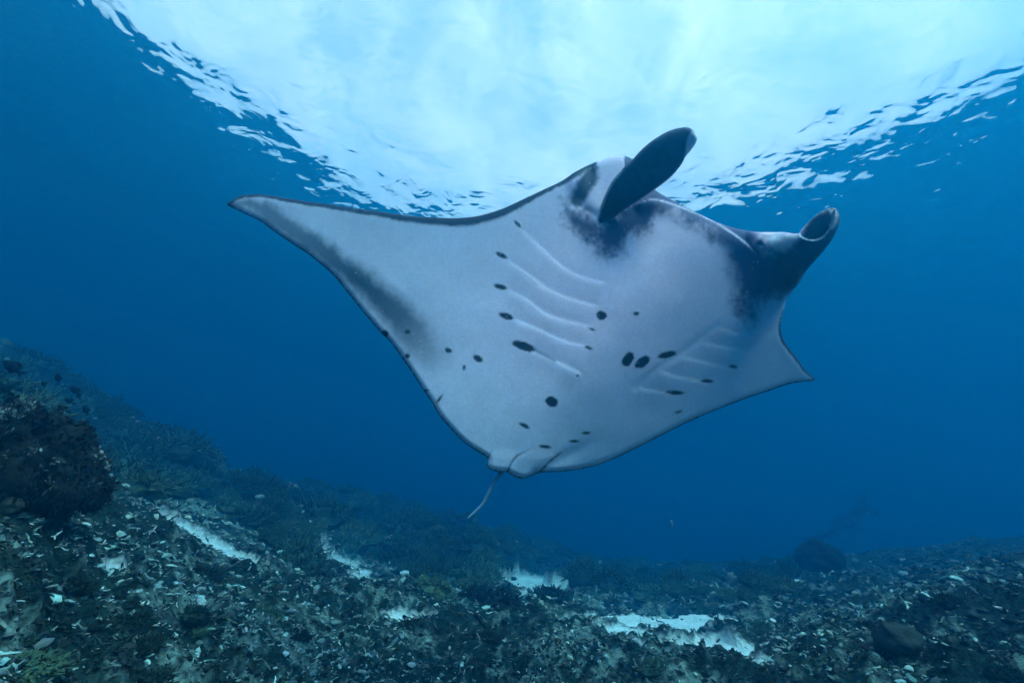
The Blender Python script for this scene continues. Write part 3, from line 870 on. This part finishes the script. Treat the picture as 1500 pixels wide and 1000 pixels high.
M_ALGAE = mat('dark_algae_coral', base=(0.022, 0.034, 0.024), rough=0.9, spec=0.03, grain=(9, 0.7), bump=None)
dark_bush = bush_mesh(140, 170); dark_bush.materials.clear(); dark_bush.materials.append(M_ALGAE)
cnt = 0
while cnt < 44:
    u = random.uniform(-20, 1520); v = random.uniform(840, 1000)
    p = ground_hit(u, v, 300)
    if p[1] < 1.2 or float(sand_mask(np.array([p[0]]), np.array([p[1]]))[0]) > 0.05: continue
    sc_ = random.uniform(0.03, 0.085) * max(1.0, float(np.linalg.norm(p)) / 4.5)
    o = link(bpy.data.objects.new('coral_tuft', dark_bush if cnt % 3 else BUSH[cnt % 5]))
    o.location = (p[0], p[1], p[2] - 0.1 * sc_); o.rotation_euler = (random.gauss(0, .2), random.gauss(0, .2), random.random() * 6.28)
    o.scale = (sc_ * random.uniform(.9, 1.5), sc_, sc_ * random.uniform(.6, 1.0))
    tag(o, 'low coral tuft standing among the loose rubble', 'coral', 'coral tufts among the rubble')
    cnt += 1

def rock_mesh(name, rs, amp=0.16, sub=4, squash=0.75, material=M_PALE, ridges=0.0):
    bm = bmesh.new(); bmesh.ops.create_icosphere(bm, subdivisions=sub, radius=1.0)
    v = np.array([x_.co for x_ in bm.verts]); f = np.array([[w.index for w in x_.verts] for x_ in bm.faces]); bm.free()
    n = fbm(v[:, 0] * 1.3 + rs, v[:, 1] * 1.3 + v[:, 2] * 1.7, 4) + 0.6 * fbm(v[:, 2] * 2.3 + rs * 3, v[:, 0] * 2.0 - v[:, 1], 4)
    v = v * (1 + amp * n[:, None] * 1.6)
    if ridges: v = v * (1 + ridges * np.abs(fbm(v[:, 0] * 9 + rs, v[:, 1] * 9 + v[:, 2] * 6, 2))[:, None])
    v[:, 2] *= squash
    me = mesh_np(name, v, f); me.materials.append(material)
    return me

def rock(name, u, v, rad, label, cat, rs, material, squash=0.75, sink=0.3, group=None, ridges=0.05, amp=0.16):
    p = ground_hit(u, v)
    gz = float(ground_z(np.array([p[0]]), np.array([p[1]]))[0])
    o = link(bpy.data.objects.new(name, rock_mesh(name, rs, material=material, squash=squash, ridges=ridges, amp=amp)))
    o.location = (p[0], p[1], gz + rad * squash * (1 - sink) - rad * squash * 0.3)
    o.scale = (rad, rad, rad); o.rotation_euler = (0, 0, rs)
    return tag(o, label, cat, group)
rock('boulder', 1320, 950, 0.095, 'rounded grey boulder lying among rubble on the open plain', 'boulder', 3, M_STONE, 0.75, 0.3, ridges=0.25, amp=0.22)
rock('boulder', 1205, 832, 0.42, 'dark dome boulder far off under the distant manta ray', 'boulder', 5, M_DARKCORAL, 0.8, 0.2, ridges=0.2)
rock('dome_coral', 421, 722, 0.30, 'pale rounded coral head poking up along the reef ridge', 'coral', 8, M_PALE, 0.6, 0.2)
rock('dome_coral', 10, 752, 0.045, 'small pale ball coral on the rubble below the dark leafy coral', 'coral', 11, M_PALE, 0.95, 0.0)
rock('boulder', 912, 800, 0.16, 'small dark rock at the low end of the reef ridge', 'boulder', 13, M_DARKCORAL, 0.8, 0.2)
for u, v, sc_, lab in [(725, 880, 0.34, 'blackish bushy coral clump on open rubble below the reef ridge'), (805, 872, 0.26, 'blackish bushy coral clump beside the long pale sand patch'),
                       (905, 845, 0.4, 'wide blackish coral thicket where the reef ridge meets the plain'), (300, 842, 0.14, 'little blackish coral tuft below the white sand channel')]:
    p = ground_hit(u, v)
    o = link(bpy.data.objects.new('bushy_coral', dark_bush))
    o.location = (p[0], p[1], p[2] - 0.15 * sc_); o.rotation_euler = (0, 0, u); o.scale = (sc_ * 1.2, sc_, sc_ * 0.75)
    tag(o, lab, 'coral')

# big dark leafy coral on the left
lp = ground_hit(62, 742)
leafy = empty('leafy_coral', Vector(lp))
tag(leafy, 'big dark leafy coral mound overhanging the rubble slope', 'coral')
def lobe(c, rad, rs):
    bm = bmesh.new(); bmesh.ops.create_icosphere(bm, subdivisions=4, radius=1.0)
    v = np.array([x_.co for x_ in bm.verts]); f = np.array([[w_.index for w_ in x_.verts] for x_ in bm.faces]); bm.free()
    n = fbm(v[:, 0] * 2.1 + rs, v[:, 1] * 2.1 + v[:, 2] * 1.9, 4) + 0.6 * np.abs(fbm(v[:, 0] * 6 + rs, v[:, 1] * 6 + v[:, 2] * 2, 3))
    return v * (1 + 0.6 * n[:, None]) * np.array([1, 1, 1.1]) * rad + c, f, v
rl = float(np.linalg.norm(lp))
Vs, Fs, Ns, off = [], [], [], 0
for k, (pu, pvv, dr, rad) in enumerate([(22, 628, 0.0, 0.15), (60, 640, 0.06, 0.14), (88, 662, 0.02, 0.15), (118, 690, 0.0, 0.14), (138, 716, -0.03, 0.10), (50, 690, -0.05, 0.17), (10, 680, 0.0, 0.2), (95, 715, -0.06, 0.13), (-40, 650, 0.05, 0.22), (30, 600, 0.05, 0.07)]):
    v, f, n_ = lobe(at_r(pu - 6, pvv + 4, rl + dr) - lp, rad * 0.72, k * 3.7)
    Vs.append(v); Fs.append(f + off); Ns.append(n_); off += len(v)
w = np.vstack(Vs); wn_ = np.vstack(Ns)
me = mesh_np('mound', w, np.vstack(Fs)); me.materials.append(M_DARKCORAL)
mound = link(bpy.data.objects.new('mound', me), leafy)
r = np.random.default_rng(3); Vs, Fs, Cs, off = [], [], [], 0
for i in r.integers(0, len(w), 15000):
    p = w[i]; d = wn_[i]
    if d[2] < -0.75: continue
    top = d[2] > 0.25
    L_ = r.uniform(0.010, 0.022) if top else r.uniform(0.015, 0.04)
    dd = 0.55 * d + r.normal(0, 0.55, 3) + np.array([0, 0, 0.15 if top else -1.3]); dd /= np.linalg.norm(dd)
    sdv = np.cross(dd, r.normal(0, 1, 3)); sdv /= np.linalg.norm(sdv) + 1e-9
    tip = p + dd * L_; w_ = L_ * (r.uniform(0.28, 0.5) if top else r.uniform(0.08, 0.18))
    up_ = np.cross(dd, sdv) * w_ * 0.35
    Vs.append(np.array([p - d * 0.006, p + dd * L_ * .5 + sdv * w_, tip, p + dd * L_ * .5 - sdv * w_, p + dd * L_ * .5 + up_])); Fs.append(np.array([(0, 1, 4), (1, 2, 4), (2, 3, 4), (3, 0, 4), (0, 3, 1), (1, 3, 2)]) + off); off += 5
    cl = ((0.5 if top else 0.12) * r.random() ** 1.5) * float(sstep(-0.1, 0.35, fbm(p[0] * 11 + p[1] * 7, p[2] * 11, 2))) + 0.010  # upper leaves painted lighter, for the light caught on top
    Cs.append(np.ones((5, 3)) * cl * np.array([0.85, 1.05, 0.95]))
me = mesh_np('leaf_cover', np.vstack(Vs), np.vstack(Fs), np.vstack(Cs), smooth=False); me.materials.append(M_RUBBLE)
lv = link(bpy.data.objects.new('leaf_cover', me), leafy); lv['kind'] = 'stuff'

# ------------------------------------------------------------------ fish
def fish_parts(mt):
    xs = np.linspace(-0.5, 0.36, 12); prof = np.interp(xs, [-0.5, -0.4, -0.15, 0.1, 0.28, 0.36], [0.01, 0.14, 0.25, 0.21, 0.08, 0.05])
    Vv_, Ff_ = [], []
    for x_, h in zip(xs, prof):
        for k in range(10):
            a = 2 * math.pi * k / 10; Vv_.append((x_, 0.42 * h * math.cos(a), h * math.sin(a)))
    for i in range(11):
        for k in range(10):
            a, b = i * 10 + k, i * 10 + (k + 1) % 10; Ff_ += [(a, b, a + 10), (b, b + 10, a + 10)]
    bme = mesh_np('fish_body', Vv_, Ff_); bme.materials.append(mt)
    def blade(pts):
        n = len(pts); V2 = [(x_, 0.012, z_) for x_, z_ in pts] + [(x_, -0.012, z_) for x_, z_ in pts]
        F2 = [(0, i, i + 1) for i in range(1, n - 1)] + [(n, n + i + 1, n + i) for i in range(1, n - 1)]
        for i in range(n):
            j_ = (i + 1) % n; F2 += [(i, n + i, j_), (j_, n + i, n + j_)]
        m_ = mesh_np('fin', V2, F2, smooth=False); m_.materials.append(mt); return m_
    return bme, blade([(0.32, 0.05), (0.56, 0.19), (0.49, 0.0), (0.56, -0.19), (0.32, -0.05)]), blade([(-0.22, 0.2), (-0.05, 0.33), (0.2, 0.27), (0.26, 0.1), (0.0, 0.18)]), blade([(0.0, -0.2), (0.12, -0.3), (0.24, -0.18), (0.2, -0.1)])
FP = fish_parts(M_FISH); FPP = fish_parts(M_FISHPALE)
def fish(u, v, r, size, yaw, pitch, label, group, parts=FP):
    o = empty('reef_fish', Vector(at_r(u, v, r)))
    o.rotation_euler = (0, pitch, yaw); o.scale = (size, size, size)
    tag(o, label, 'fish', group)
    for nm, me_ in zip(('body', 'tail_fin', 'dorsal_fin', 'anal_fin'), parts):
        link(bpy.data.objects.new(nm, me_), o)
for u, v, r, sz, yw, pt in [(19, 538, 4.2, 0.13, 0.5, 0.5), (9, 569, 4.2, 0.085, 0.7, 0.7), (85, 554, 4.6, 0.075, 1.3, 1.1), (64, 562, 4.8, 0.05, 1.0, 0.9), (111, 572, 4.4, 0.085, 0.8, 0.6), (102, 587, 4.6, 0.07, 0.6, 0.4),
                            (126, 600, 4.4, 0.075, 1.1, 0.9), (100, 603, 4.8, 0.04, 0.3, 0.3), (115, 580, 4.6, 0.05, 0.9, 0.8)]:
    fish(u, v, r, sz, yw, pt, 'small dark damselfish hovering above the big leafy coral mound', 'damselfish above the leafy coral')
fish(984, 768, 14.0, 0.42, 1.2, 0.2, 'pale silver fish alone in open water beyond the reef', None, FPP)
